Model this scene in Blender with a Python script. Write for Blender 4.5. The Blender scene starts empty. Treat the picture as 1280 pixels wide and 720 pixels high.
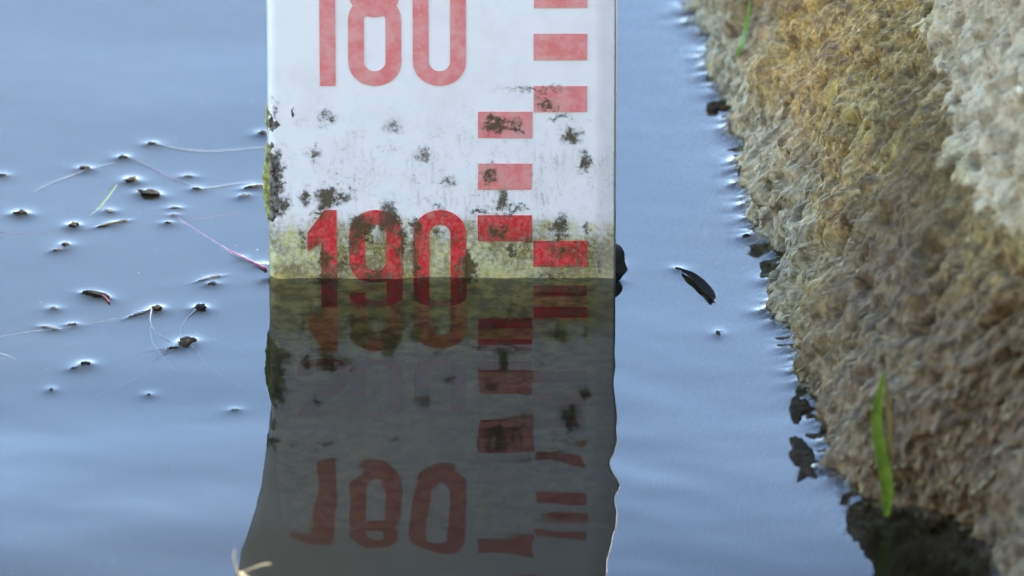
import bpy, math, random
import numpy as np
from mathutils import Vector

random.seed(7)
rng = np.random.default_rng(11)
sc = bpy.context.scene
COL = sc.collection

# ---------------------------------------------------------------- camera
ELEV = math.radians(24.0)          # the camera looks down on the pond
DIST = 4.0
FRAME_W = 1280 / 3503.0            # metres across the picture at the board
SENSOR = 36.0
LENS = SENSOR * DIST / FRAME_W
AIM = Vector((0.0, 0.0, -0.0031))
FWD = Vector((0, math.cos(ELEV), -math.sin(ELEV)))
UPV = Vector((0, math.sin(ELEV), math.cos(ELEV)))
CAM = AIM - FWD * DIST
cam_data = bpy.data.cameras.new('camera')
cam_data.lens = LENS
cam_data.sensor_width = SENSOR
cam_data.clip_start = 0.05
cam_data.clip_end = 1000
cam_data.dof.use_dof = True
cam_data.dof.focus_distance = DIST - 0.005
cam_data.dof.aperture_fstop = 12.0
cam = bpy.data.objects.new('camera', cam_data)
cam.location = CAM
cam.rotation_euler = (math.radians(90) - ELEV, 0, 0)
COL.objects.link(cam)
sc.camera = cam

# ---------------------------------------------------------------- sky, sun, exposure
SUN_EL = math.radians(32)
SUN_AZ = math.radians(47)         # measured from +Y (away from the camera), positive = to the right
w = bpy.data.worlds.new('World')
sc.world = w
w.use_nodes = True
wn = w.node_tree
wn.nodes.clear()
sky = wn.nodes.new('ShaderNodeTexSky')
sky.sky_type = 'NISHITA'
sky.sun_disc = False
sky.sun_elevation = SUN_EL
sky.sun_rotation = SUN_AZ
sky.air_density = 1.0
sky.dust_density = 0.2
sky.ozone_density = 1.0
bg = wn.nodes.new('ShaderNodeBackground')
bg.inputs['Strength'].default_value = 0.15
wo = wn.nodes.new('ShaderNodeOutputWorld')
wn.links.new(sky.outputs[0], bg.inputs[0])
wn.links.new(bg.outputs[0], wo.inputs[0])
sd = bpy.data.lights.new('sun', 'SUN')
sd.energy = 3.6
sd.angle = math.radians(12)
sd.color = (1.0, 0.93, 0.82)
sun = bpy.data.objects.new('sun', sd)
sdir = Vector((math.sin(SUN_AZ) * math.cos(SUN_EL), math.cos(SUN_AZ) * math.cos(SUN_EL), math.sin(SUN_EL)))
sun.rotation_euler = sdir.to_track_quat('Z', 'Y').to_euler()
sun.location = (0, 0, 3)
COL.objects.link(sun)

vs = sc.view_settings
vs.view_transform = 'Standard'
vs.look = 'None'
vs.gamma = 1.0
vs.use_curve_mapping = False
vs.exposure = 2.9
sc.render.engine = 'CYCLES'
cy = sc.cycles
cy.use_denoising = True
cy.max_bounces = 10
cy.transmission_bounces = 8
cy.glossy_bounces = 6
cy.diffuse_bounces = 3
cy.volume_bounces = 1
cy.caustics_reflective = True
cy.caustics_refractive = True
cy.blur_glossy = 0.3
cy.sample_clamp_indirect = 8.0

# ---------------------------------------------------------------- helpers
def ray(px, py):
    k = SENSOR / LENS / 1280.0
    return FWD + Vector((1, 0, 0)) * ((px - 640) * k) + UPV * ((360 - py) * k)

def ground(px, py, z=0.0):          # where the sight line of a pixel meets height z
    d = ray(px, py)
    t = (z - CAM.z) / d.z
    return CAM + d * t

def on_board(px, py, y=0.0):        # where it meets the board's front plane
    d = ray(px, py)
    t = (y - CAM.y) / d.y
    return CAM + d * t

def smooth01(x):
    x = np.clip(x, 0, 1)
    return x * x * (3 - 2 * x)

_perm = rng.permutation(256)
_perm = np.concatenate([_perm, _perm, _perm])
_grad = rng.normal(size=(256, 3))
_grad /= np.linalg.norm(_grad, axis=1)[:, None]

def perlin(x, y, z):
    x, y, z = np.broadcast_arrays(np.asarray(x, float), np.asarray(y, float), np.asarray(z, float))
    xi = np.floor(x).astype(int); yi = np.floor(y).astype(int); zi = np.floor(z).astype(int)
    xf = x - xi; yf = y - yi; zf = z - zi
    u = xf ** 3 * (xf * (xf * 6 - 15) + 10); v = yf ** 3 * (yf * (yf * 6 - 15) + 10); q = zf ** 3 * (zf * (zf * 6 - 15) + 10)
    out = 0
    for i in (0, 1):
        wx = u if i else 1 - u
        for j in (0, 1):
            wy = v if j else 1 - v
            for k in (0, 1):
                wz = q if k else 1 - q
                h = _perm[_perm[_perm[(xi + i) & 255] + ((yi + j) & 255)] + ((zi + k) & 255)]
                g = _grad[h]
                out = out + wx * wy * wz * (g[..., 0] * (xf - i) + g[..., 1] * (yf - j) + g[..., 2] * (zf - k))
    return out * 1.5

def fbm(x, y, z, octs=4, gain=0.5):
    a, f, s = 1.0, 1.0, 0
    for _ in range(octs):
        s = s + a * perlin(x * f, y * f, z * f)
        a *= gain; f *= 2.03
    return s

def cells(x, y, seed=0):
    """distance to the nearest of a jittered grid of points (2-D), and the cell's own random number"""
    xi = np.floor(x).astype(int); yi = np.floor(y).astype(int)
    best = np.full(x.shape, 9.0); rid = np.zeros(x.shape)
    for i in (-1, 0, 1):
        for j in (-1, 0, 1):
            h = _perm[_perm[(xi + i + seed) & 255] + ((yi + j) & 255)]
            h2 = _perm[(h + 57) & 255]
            d = np.hypot(xi + i + h / 255.0 - x, yi + j + h2 / 255.0 - y)
            m_ = d < best
            best = np.where(m_, d, best); rid = np.where(m_, _perm[(h2 + 31) & 255] / 255.0, rid)
    return best, rid

def mesh_obj(name, verts, faces, mat, parent=None, smooth=True):
    me = bpy.data.meshes.new(name)
    me.from_pydata([tuple(v) for v in verts], [], [tuple(f) for f in faces])
    return link_mesh(name, me, mat, parent, smooth)

def link_mesh(name, me, mat, parent=None, smooth=True):
    if mat: me.materials.append(mat)
    if smooth and len(me.polygons):
        me.polygons.foreach_set('use_smooth', np.ones(len(me.polygons), bool))
    me.update()
    o = bpy.data.objects.new(name, me)
    COL.objects.link(o)
    if parent:
        o.parent = parent
        o.matrix_parent_inverse = parent.matrix_basis.inverted()
    return o

def grid_mesh(name, V, extra_v=None, extra_f=None):
    """V: (n, m, 3) array -> quads mesh, fast"""
    n, m = V.shape[:2]
    idx = np.arange(n * m).reshape(n, m)
    q = np.stack([idx[:-1, :-1], idx[:-1, 1:], idx[1:, 1:], idx[1:, :-1]], -1).reshape(-1, 4)
    co = V.reshape(-1, 3)
    loops = q.reshape(-1)
    starts = np.arange(len(q)) * 4
    tot = np.full(len(q), 4)
    if extra_v is not None:
        base = len(co)
        co = np.concatenate([co, extra_v])
        for f in extra_f:
            starts = np.append(starts, len(loops)); tot = np.append(tot, len(f))
            loops = np.concatenate([loops, np.asarray(f)])
    me = bpy.data.meshes.new(name)
    me.vertices.add(len(co)); me.vertices.foreach_set('co', co.astype(np.float32).ravel())
    me.loops.add(len(loops)); me.loops.foreach_set('vertex_index', loops.astype(np.int32))
    me.polygons.add(len(starts)); me.polygons.foreach_set('loop_start', starts.astype(np.int32))
    me.polygons.foreach_set('loop_total', tot.astype(np.int32))
    me.update(calc_edges=True)
    me.validate()
    return me

def tag(o, label, cat, group=None):
    o['label'] = label; o['category'] = cat
    if group: o['group'] = group
    return o

class N:
    """small node-graph writer"""
    def __init__(s, name):
        s.m = bpy.data.materials.new(name); s.m.use_nodes = True
        s.t = s.m.node_tree; s.t.nodes.clear()
        s.out = s.t.nodes.new('ShaderNodeOutputMaterial')
    def node(s, typ, **kw):
        n = s.t.nodes.new(typ)
        for k, v in kw.items(): setattr(n, k, v)
        return n
    def put(s, sock, v):
        if isinstance(v, bpy.types.NodeSocket): s.t.links.new(v, sock)
        elif v is not None:
            if sock.type == 'RGBA' and len(v) == 3: v = (*v, 1)
            sock.default_value = v
    def math(s, op, a, b=None, c=None, clamp=False):
        n = s.node('ShaderNodeMath', operation=op, use_clamp=clamp)
        for i, v in enumerate((a, b, c)):
            if v is not None: s.put(n.inputs[i], v)
        return n.outputs[0]
    def vmath(s, op, a, b=None):
        n = s.node('ShaderNodeVectorMath', operation=op)
        s.put(n.inputs[0], a)
        if b is not None: s.put(n.inputs[1], b)
        return n.outputs['Value'] if op in ('LENGTH', 'DOT_PRODUCT') else n.outputs['Vector']
    def rng(s, v, a, b, c=0.0, d=1.0, smooth=True):
        n = s.node('ShaderNodeMapRange', interpolation_type='SMOOTHSTEP' if smooth else 'LINEAR')
        s.put(n.inputs[0], v)
        for i, x in enumerate((a, b, c, d)): s.put(n.inputs[i + 1], x)
        return n.outputs[0]
    def noise(s, vec, scale, detail=4, rough=0.55, dist=0.0, col=False):
        n = s.node('ShaderNodeTexNoise')
        s.put(n.inputs['Vector'], vec); s.put(n.inputs['Scale'], scale)
        n.inputs['Detail'].default_value = detail; n.inputs['Roughness'].default_value = rough
        n.inputs['Distortion'].default_value = dist
        return n.outputs['Color' if col else 'Fac']
    def mix(s, f, a, b, mode='MIX'):
        n = s.node('ShaderNodeMix', data_type='RGBA', blend_type=mode)
        s.put(n.inputs[0], f); s.put(n.inputs[6], a); s.put(n.inputs[7], b)
        return n.outputs[2]
    def coords(s): return s.node('ShaderNodeTexCoord').outputs['Object']
    def xyz(s, v):
        n = s.node('ShaderNodeSeparateXYZ'); s.put(n.inputs[0], v); return n.outputs
    def attr(s, name): 
        n = s.node('ShaderNodeAttribute', attribute_name=name); return n
    def bump(s, h, dist, strength=1.0):
        n = s.node('ShaderNodeBump'); s.put(n.inputs['Height'], h)
        n.inputs['Distance'].default_value = dist; n.inputs['Strength'].default_value = strength
        return n.outputs[0]
    def bsdf(s, color, rough=0.6, normal=None, **kw):
        n = s.node('ShaderNodeBsdfPrincipled'); n.inputs['Specular IOR Level'].default_value = kw.pop('spec', 0.35)
        s.put(n.inputs['Base Color'], color); s.put(n.inputs['Roughness'], rough)
        if normal is not None: s.put(n.inputs['Normal'], normal)
        for k, v in kw.items(): s.put(n.inputs[k.replace('_', ' ')], v)
        s.t.links.new(n.outputs[0], s.out.inputs['Surface'])
        return n

# ---------------------------------------------------------------- rock outline on the water
WPX = [(800, -230), (838, -100), (872, 0), (884, 60), (903, 112), (921, 168), (936, 222), (953, 268), (962, 312), (978, 352),
       (988, 400), (1002, 440), (1012, 480), (1022, 520), (1031, 560), (1046, 590), (1074, 612), (1104, 634), (1150, 644),
       (1192, 650), (1233, 668), (1252, 692), (1254, 730), (1268, 800), (1300, 900), (1345, 1050)]
W = np.array([ground(*p)[:2] for p in WPX])
seg = np.r_[0, np.cumsum(np.linalg.norm(np.diff(W, axis=0), axis=1))]
NS = 900
# finer steps where the picture looks
dens = np.interp(np.linspace(0, seg[-1], 2000), seg, [0.35 if (p[1] < -60 or p[1] > 760) else 1.0 for p in WPX])
cum = np.r_[0, np.cumsum((dens[1:] + dens[:-1]) / 2)]; cum /= cum[-1]
S = np.interp(np.linspace(0, 1, NS), cum, np.linspace(0, seg[-1], 2000))
Wx = np.interp(S, seg, W[:, 0]); Wy = np.interp(S, seg, W[:, 1])
def sm(a, k):
    p = np.pad(a, k, mode='edge'); ker = np.hanning(2 * k + 1); ker /= ker.sum()
    return np.convolve(p, ker, 'valid')
Wx = sm(Wx, 14); Wy = sm(Wy, 14)
frac = S / seg[-1]
fx = np.full(NS, 0.46)
fy = Wy[0] + (Wy[-1] - Wy[0]) * frac
D = np.stack([fx - Wx, fy - Wy], 1); D /= np.linalg.norm(D, axis=1)[:, None]
# profile: distance inwards, height (metres)
PD = np.array([-0.06, -0.022, -0.006, 0.0, 0.005, 0.013, 0.025, 0.039, 0.055, 0.062, 0.072, 0.090, 0.125, 0.19, 0.30])
PH = np.array([-0.30, -0.09, -0.022, 0.0, 0.017, 0.036, 0.058, 0.078, 0.095, 0.112, 0.136, 0.165, 0.20, 0.24, 0.27])
PL = np.r_[0, np.cumsum(np.hypot(np.diff(PD), np.diff(PH)))]
NT = 370
l0 = PL[3]
tw = np.r_[np.linspace(0, l0 - 0.03, 20)[:-1], np.linspace(l0 - 0.03, l0 + 0.215, NT - 45), np.linspace(l0 + 0.215, PL[-1], 27)[1:]]
NT = len(tw)
pd_ = sm(np.interp(tw, PL, PD), 6); ph_ = sm(np.interp(tw, PL, PH), 6)
RX = Wx[:, None] + D[:, 0:1] * pd_[None]
RY = Wy[:, None] + D[:, 1:2] * pd_[None]
RZ = np.repeat(ph_[None], NS, 0)
RV = np.stack([RX, RY, RZ], -1)
ts = np.gradient(RV, axis=0); tt = np.gradient(RV, axis=1)
RN = np.cross(tt, ts)
RN /= np.linalg.norm(RN, axis=-1)[..., None] + 1e-12
if RN[NS // 2, NT - 1, 2] < 0: RN = -RN
sS = np.repeat(S[:, None], NT, 1); tT = np.repeat((tw - l0)[None], NS, 0)
wet = smooth01((0.095 - RZ) / 0.014)                      # algae belt below, dry stone above
big = fbm(sS * 22, tT * 18, 3.1, 4, 0.6)
# hanging lumps of algae: stretched down the slope, sheared a little
as_ = sS + 0.25 * tT
med = np.abs(fbm(as_ * 120, tT * 58, 8.3, 3))
lump = 1 - np.clip(np.abs(perlin(as_ * 75, tT * 42, 1.7)) * 1.9, 0, 1)
fin = fbm(as_ * 420, tT * 260, 5.5, 3)
wob1 = 0.55 * perlin(sS * 90, tT * 90, 31.0); wob2 = 0.55 * perlin(sS * 90 + 7, tT * 90, 37.0)
c1, r1 = cells(as_ * 115 + wob1, tT * 62 + wob2)
c2, r2 = cells(as_ * 260 + wob2, tT * 150 + wob1, 9)
clump = (1 - np.clip(c1, 0, 1) ** 2) * (0.45 + 0.75 * r1)
clump2 = (1 - np.clip(c2, 0, 1) ** 2) * (0.35 + 0.8 * r2)
pits = np.clip(-fbm(sS * 95, tT * 55, 44.0, 3) - 0.22, 0, 1)
dry_n = fbm(sS * 60, tT * 45, 12.0, 5, 0.55)
dry_pit = np.clip(-fbm(sS * 150, tT * 110, 20.0, 3) - 0.12, 0, 1)
disp = 0.0062 * big + wet * (0.0026 * (med - 0.25) + 0.0020 * (lump - 0.5) + 0.0042 * (clump - 0.5) + 0.0024 * (clump2 - 0.5) + 0.0008 * fin - 0.012 * pits) \
    + (1 - wet) * (0.0045 * dry_n - 0.010 * dry_pit + 0.0024 + 0.0007 * fin)
RV = RV + RN * disp[..., None]
# where the finished face cuts the water
zi = RV[..., 2]
kk = np.argmax(zi > 0, axis=1)
ii = np.arange(NS)
f0 = zi[ii, kk - 1]; f1 = zi[ii, kk]; a = (0 - f0) / (f1 - f0 + 1e-12)
CUT = RV[ii, kk - 1, :2] * (1 - a)[:, None] + RV[ii, kk, :2] * a[:, None]

# ---------------------------------------------------------------- floating bits: pixel centre, length and width in px, tilt, kind
BL, BR = on_board(336, 350).x, on_board(769.5, 350).x
# (px, py, length px, depth px on screen, angle deg, thickness mm, colour key, label, category)
BITS = [
 (26, 269, 19, 7, 0, 1.6, 'dark', 'dark crumb floating alone, farthest of the flecks from the gauge board', 'debris'),
 (107, 212, 15, 5, -6, 1.2, 'dark', 'small dark fleck at the end of a long pale thread', 'debris'),
 (154, 198, 13, 5, 4, 1.2, 'dark', 'small dark fleck where a pink thread begins', 'debris'),
 (190, 181, 13, 4, 0, 1.0, 'dark', 'thin dark fleck joined to the board by a white thread', 'debris'),
 (165, 227, 14, 10, 15, 1.8, 'brown', 'knobbly brown crumb touching the tip of the green grass fragment', 'debris'),
 (187, 244, 30, 10, -9, 2.4, 'dark', 'largest dark brown flake of bark beside the green grass fragment', 'bark flake'),
 (92, 284, 13, 7, 8, 1.6, 'dark', 'dark crumb below the lower end of the green grass fragment', 'debris'),
 (82, 308, 8, 5, 20, 1.0, 'dark', 'tiny dark crumb beside a flat glinting film fleck', 'debris'),
 (73, 314, 14, 4, 12, 0.5, 'grey', 'flat grey film fleck beside a tiny dark crumb', 'debris'),
 (141, 281, 36, 4, 13, 0.8, 'brown', 'long thin brown sliver lying below the green grass fragment', 'sliver'),
 (137, 265, 12, 6, -12, 0.6, 'grey', 'small grey fleck between the grass fragment and the brown sliver', 'debris'),
 (235, 221, 13, 3, 0, 0.6, 'grey', 'flat grey fleck at the end of a faint pink thread', 'debris'),
 (246, 237, 11, 3, -5, 0.8, 'dark', 'thin dark fleck where the thread to the board begins', 'debris'),
 (219, 261, 13, 3, 0, 0.6, 'grey', 'flat grey fleck above the upper end of the pink stem', 'debris'),
 (217, 270, 8, 3, 6, 0.6, 'grey', 'tiny grey fleck at the upper end of the pink stem', 'debris'),
 (210, 280, 9, 3, 0, 0.8, 'dark', 'tiny dark fleck just below the upper end of the pink stem', 'debris'),
 (317, 235, 24, 5, 7, 1.2, 'brown', 'brown sliver floating against the algae edge of the gauge board', 'sliver'),
 (305, 246, 13, 5, 15, 0.8, 'grey', 'grey fleck just below the brown sliver at the board edge', 'debris'),
 (328, 168, 11, 5, 8, 1.2, 'dark', 'dark fleck caught at the board edge where the white thread ends', 'debris'),
 (120, 371, 34, 8, -12, 1.8, 'dark', 'ragged dark strip of rotten plant with a pink tail', 'plant scrap'),
 (67, 387, 9, 4, 0, 0.8, 'grey', 'small grey fleck between the ragged strip and the low pale thread', 'debris'),
 (62, 411, 22, 4, -10, 0.6, 'grey', 'flat grey film sliver lying on the low pale thread', 'sliver'),
 (90, 407, 12, 4, 8, 0.7, 'dark', 'thin dark fleck resting on the low pale thread', 'debris'),
 (196, 388, 13, 9, -10, 2.2, 'brown', 'dark brown seed with a long straight sliver and a hanging root', 'seed'),
 (176, 393, 32, 3, 17, 0.7, 'grey', 'straight grey sliver pointing away from a dark brown seed', 'sliver'),
 (250, 387, 16, 9, -8, 2.2, 'dark', 'dark oval seed with a short curved white root', 'seed'),
 (233, 430, 22, 11, 24, 2.6, 'tan', 'tan and brown seed husk among spreading root hairs', 'seed'),
 (217, 437, 16, 3, 8, 0.6, 'dark', 'thin dark tail sliver pointing away from the tan husk', 'sliver'),
 (107, 457, 13, 6, 12, 1.3, 'dark', 'dark fleck floating alone below the flecks on the pale thread', 'debris'),
 (93, 462, 9, 3, 12, 0.5, 'grey', 'tiny flat grey fleck beside the lone dark fleck', 'debris'),
 (265, 356, 12, 4, 6, 0.9, 'dark', 'small dark fleck just below a dotted grey sliver', 'debris'),
 (262, 349, 30, 3, 14, 0.5, 'grey', 'dotted grey sliver just above a small dark fleck', 'sliver'),
 (2, 220, 12, 4, 0, 0.8, 'dark', 'small dark fleck level with the far end of the palest thread', 'debris'),
 (933, 298, 13, 4, 0, 1.0, 'dark', 'tiny dark insect-like fleck floating near the mossy rock', 'debris'),
 (898, 418, 6, 9, 0, 0.6, 'brown', 'small brown crumb off the tip of the dark floating leaf', 'debris'),
 (849, 337, 11, 4, -18, 0.7, 'dark', 'tiny dark crumb at the stalk end of the dark floating leaf', 'debris'),
 (186, 494, 4, 3, 0, 0.6, 'dark', 'single dark speck on open water below the root hairs', 'debris'),
 (64, 488, 5, 4, 0, 0.6, 'dark', 'single dark speck on open water below the lone dark fleck', 'debris'),
 (293, 513, 10, 3, 5, 0.4, 'grey', 'flat grey fleck in open water by the mirrored algae edge', 'debris'),
]
ROCK_REFLECTIONS = [  # rock reflections built as dark solids: polygons in px on the water
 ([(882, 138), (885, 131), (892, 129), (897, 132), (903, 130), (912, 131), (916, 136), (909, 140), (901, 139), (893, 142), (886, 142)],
  'two lobed dark patch for a reflection of the rock beside its edge', 0.0012),
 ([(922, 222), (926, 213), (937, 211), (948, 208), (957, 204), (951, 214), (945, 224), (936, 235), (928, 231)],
  'dark wedge for a reflection of the rock under its edge', 0.0040),
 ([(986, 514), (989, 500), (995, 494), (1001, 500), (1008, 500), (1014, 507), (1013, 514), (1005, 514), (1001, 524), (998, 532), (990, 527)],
  'dark kite shaped patch for a reflection of the rock, above another dark patch', 0.0010),
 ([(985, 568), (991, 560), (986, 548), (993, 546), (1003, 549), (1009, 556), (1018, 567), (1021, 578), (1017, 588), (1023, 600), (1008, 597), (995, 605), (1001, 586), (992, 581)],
  'dark fish shaped patch for a reflection between the kite shaped patch and the rock nose', 0.0010),
]

# ---------------------------------------------------------------- the water's surface
STEP = 0.0008
def axis(lo, hi, far_lo, far_hi):
    core = np.arange(lo, hi, STEP)
    def out(edge, far, sgn):
        v = []; st = STEP; x = edge
        while abs(x) < abs(far):
            st *= 1.35; x = x + sgn * st; v.append(x)
        return np.array(v)
    return np.r_[out(core[0], far_lo, -1)[::-1], core, out(core[-1], far_hi, 1)]
gx = axis(-0.20, 0.205, -150, 150)
gy = axis(-0.295, 0.30, -150, 150)
GX, GY = np.meshgrid(gx, gy, indexing='xy')       # rows = y
def fade(v, a, b): return smooth01((b - np.abs(v)) / (b - a))
near = fade(GX, 0.35, 0.9) * fade(GY, 0.40, 1.0)
# a long low swell in the foreground, tilted towards the camera
yy = np.linspace(-1.2, 0.5, 6000)
slope = 0.060 * smooth01((-0.145 - yy) / 0.12) * smooth01((yy + 0.55) / 0.2) \
    - 0.002 * np.exp(-((yy + 0.135) / 0.018) ** 2)
swell = np.cumsum(slope) * (yy[1] - yy[0]); swell -= np.interp(0.0, yy, swell)
Z = np.interp(GY, yy, swell) * near * (0.92 + 0.25 * perlin(GX * 5, GY * 3, 0.4))
fore = smooth01((0.02 - GY) / 0.20)
Z += near * fore * (0.00060 * perlin(GX * 17 + 2, GY * 30, 2.2) * 0.36 + 0.00016 * perlin(GX * 24 + GY * 8, GY * 50, 7.7) * 0.6)
right = smooth01((GX + 0.03) / 0.06) * smooth01((0.10 - GX) / 0.05)
Z += near * fore * right * (0.00032 * perlin(GX * 20, GY * 38 + GX * 14, 4.1) + 0.00006 * perlin(GX * 28 + 3, GY * 52 + GX * 40, 9.1))
leftb = smooth01((-0.05 - GX) / 0.05)
Z += near * leftb * smooth01((-0.11 - GY) / 0.15) * 0.034 * (GX + 0.05) * -1.0
Z += near * 0.00030 * perlin(GX * 9 + 5, GY * 16, 11.0) + near * 0.00003 * perlin(GX * 55, GY * 80, 15.0)
far_r = np.clip(np.hypot(GX, GY) - 0.5, 0, None)
Z += 0.004 * smooth01(far_r / 2.0) * perlin(GX * 3.1, GY * 3.7, 21.0)
LAM = 0.0026
def bump_at(cx, cy, a_, b_, ang, amp, lam=LAM):
    r = max(a_, b_) + 8 * lam
    ix = np.searchsorted(gx, [cx - r, cx + r]); iy = np.searchsorted(gy, [cy - r, cy + r])
    if ix[0] == ix[1] or iy[0] == iy[1]: return
    sx = GX[iy[0]:iy[1], ix[0]:ix[1]] - cx; sy = GY[iy[0]:iy[1], ix[0]:ix[1]] - cy
    c, s_ = math.cos(ang), math.sin(ang)
    u = sx * c + sy * s_; v = -sx * s_ + sy * c
    q = np.hypot(u / a_, v / b_); rr = np.hypot(u, v)
    dd = np.where(q > 1, rr * (1 - 1 / np.maximum(q, 1e-6)), 0)
    Z[iy[0]:iy[1], ix[0]:ix[1]] += amp * np.exp(-dd / lam) 
# rock meniscus
cell = (GX > 0.03) & (GX < 0.205) & (GY > -0.295) & (GY < 0.30)
vis = (CUT[:, 1] < 0.33) & (CUT[:, 1] > -0.33)
cut = CUT[vis]
rows, cols = np.where(cell)
# prune by coarse distance to the outline
px_ = GX[rows, cols]; py_ = GY[rows, cols]
dmin = np.full(len(rows), 9.0)
cc = cut[::12]
for k0 in range(0, len(rows), 20000):
    s_ = slice(k0, k0 + 20000)
    dmin[s_] = np.sqrt(((px_[s_, None] - cc[None, :, 0]) ** 2 + (py_[s_, None] - cc[None, :, 1]) ** 2).min(1))
keep = dmin < 0.024
rows, cols, px_, py_ = rows[keep], cols[keep], px_[keep], py_[keep]
dm = np.empty(len(rows))
for k0 in range(0, len(rows), 8000):
    s_ = slice(k0, k0 + 8000)
    dm[s_] = np.sqrt(((px_[s_, None] - cut[None, :, 0]) ** 2 + (py_[s_, None] - cut[None, :, 1]) ** 2).min(1))
am = 0.0015 * np.clip(1.1 + 0.7 * perlin(px_ * 120, py_ * 90, 3.0), 0.3, 2)
Z[rows, cols] += am * np.exp(-dm / 0.0028)
# board meniscus
bx = np.maximum(np.maximum(BL - GX, GX - BR), 0); by = np.maximum(np.maximum(-GY, GY - 0.012), 0)
Z += 0.0010 * (1 + 0.6 * perlin(GX * 90, 0.5, 2.0) + 0.3 * perlin(GX * 300, 0.5, 6.0)) * np.exp(-np.hypot(bx, by) / 0.0024) * near
PXM = 1 / 3503.0
bit_geo = []
for (px, py, L, Wd, ang, th, key, lab, cat) in BITS:
    g = ground(px, py)
    a_ = L / 2 * PXM; b_ = max(Wd / 2 * PXM / math.sin(ELEV) * 0.75, 0.0006)
    an = math.atan2(math.sin(math.radians(ang)) / math.sin(ELEV), math.cos(math.radians(ang)))
    a_ *= math.hypot(math.cos(math.radians(ang)), math.sin(math.radians(ang)) / math.sin(ELEV))
    bit_geo.append((g.x, g.y, a_, b_, an))
    bump_at(g.x, g.y, a_ * 0.9, b_ * 0.9, an, min(0.00024 + 0.00034 * th, 0.0008) , 0.0022)
def water_z(x, y):
    i = np.clip(np.searchsorted(gx, x), 1, len(gx) - 1); j = np.clip(np.searchsorted(gy, y), 1, len(gy) - 1)
    return float(Z[j, i])
# straw, stem and leaf meniscus lines
def line_bump(pts, amp, lam=0.0016):
    for (p, q) in zip(pts[:-1], pts[1:]):
        d = Vector(q) - Vector(p); mid = (Vector(p) + Vector(q)) / 2
        bump_at(mid.x, mid.y, d.length / 2, 0.0003, math.atan2(d.y, d.x), amp, lam)

n, m = GX.shape
V = np.stack([GX, GY, Z], -1)
border = np.r_[np.arange(m), np.arange(1, n) * m + m - 1, (n - 1) * m + np.arange(m - 2, -1, -1), np.arange(n - 2, 0, -1) * m]
THREADS = [
 ([(192, 181), (225, 187), (262, 190), (300, 187), (331, 184)], 0.16, 'white', 'long white thread running from a fleck to the board edge'),
 ([(40, 240), (62, 229), (88, 220), (112, 212), (142, 204)], 0.10, 'white', 'long pale thread strung between two small dark flecks', ),
 ([(162, 198), (190, 210), (215, 223), (246, 236)], 0.11, 'pink', 'faint pink thread slanting between two dark flecks'),
 ([(249, 237), (270, 234), (292, 230), (318, 227)], 0.13, 'white', 'short white thread leading to the brown sliver at the board'),
 ([(0, 291), (30, 292), (66, 293)], 0.11, 'pink', 'faint pink thread lying level below the flecks, near the lone crumb'),
 ([(231, 277), (255, 273), (275, 269), (298, 265)], 0.13, 'pink', 'pale pink side thread branching from the pink stem'),
 ([(-6, 422), (20, 418), (45, 414), (75, 412), (110, 405), (145, 398)], 0.12, 'white', 'low pale thread carrying a dark fleck and a film sliver'),
 ([(-4, 440), (8, 444), (20, 449)], 0.16, 'tan', 'short tan straw thread on open water below the low pale thread'),
 ([(780, 161), (800, 163), (822, 168), (838, 180)], 0.10, 'white', 'faint pale thread on open water between board and rock'),
]
ROOTS = [
 ([(190, 388), (187, 398), (190, 410), (201, 420), (216, 430)], 0.30, 'curved white root hanging from the dark brown seed'),
 ([(245, 389), (234, 397), (227, 407), (225, 418)], 0.30, 'short curved white root growing from the dark oval seed'),
 ([(188, 408), (189, 426), (199, 440), (208, 452), (218, 463)], 0.14, 'thin root hair trailing below the curved white root'),
 ([(236, 428), (248, 444), (262, 459), (280, 472), (305, 484)], 0.12, 'long root hair spreading from the tan husk towards the board'),
 ([(240, 412), (258, 421), (278, 427), (310, 442)], 0.12, 'root hair spreading sideways above the tan husk'),
 ([(226, 434), (208, 442), (190, 452), (180, 468), (150, 482), (118, 496)], 0.12, 'long root hair trailing from the tan husk into open water'),
 ([(210, 436), (180, 440), (150, 446), (128, 456)], 0.09, 'fine root hair lying level beside the tan husk'),
]
for t in THREADS[:4]:
    line_bump([ground(*p) for p in t[0]], 0.00007, 0.0014)
line_bump([ground(a, b) for a, b in [(293, 319), (312, 328), (330, 338)]], 0.0005, 0.002)
line_bump([ground(a, b) for a, b in [(852, 341), (866, 350), (880, 363), (891, 377)]], 0.00030, 0.0018)
V[..., 2] = Z
ev = V.reshape(-1, 3)[border].copy(); ev[:, 2] = -1.2
nb = len(border); base = n * m
ef = [(border[i], base + i, base + (i + 1) % nb, border[(i + 1) % nb]) for i in range(nb)] + [tuple(base + np.arange(nb)[::-1])]
wm = N('pond_water')
wb = wm.bsdf((1, 1, 1), 0.0, IOR=1.333, spec=0.5)
wb.inputs['Transmission Weight'].default_value = 1.0
va = wm.node('ShaderNodeVolumePrincipled')          # silty water: swallows and scatters light
va.inputs['Color'].default_value = (0.10, 0.092, 0.045, 1)
va.inputs['Density'].default_value = 6.5
va.inputs['Anisotropy'].default_value = 0.3
wm.t.links.new(va.outputs[0], wm.out.inputs['Volume'])
me = grid_mesh('water', V, ev, ef)
water = link_mesh('water', me, wm.m)
water['kind'] = 'structure'

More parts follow.
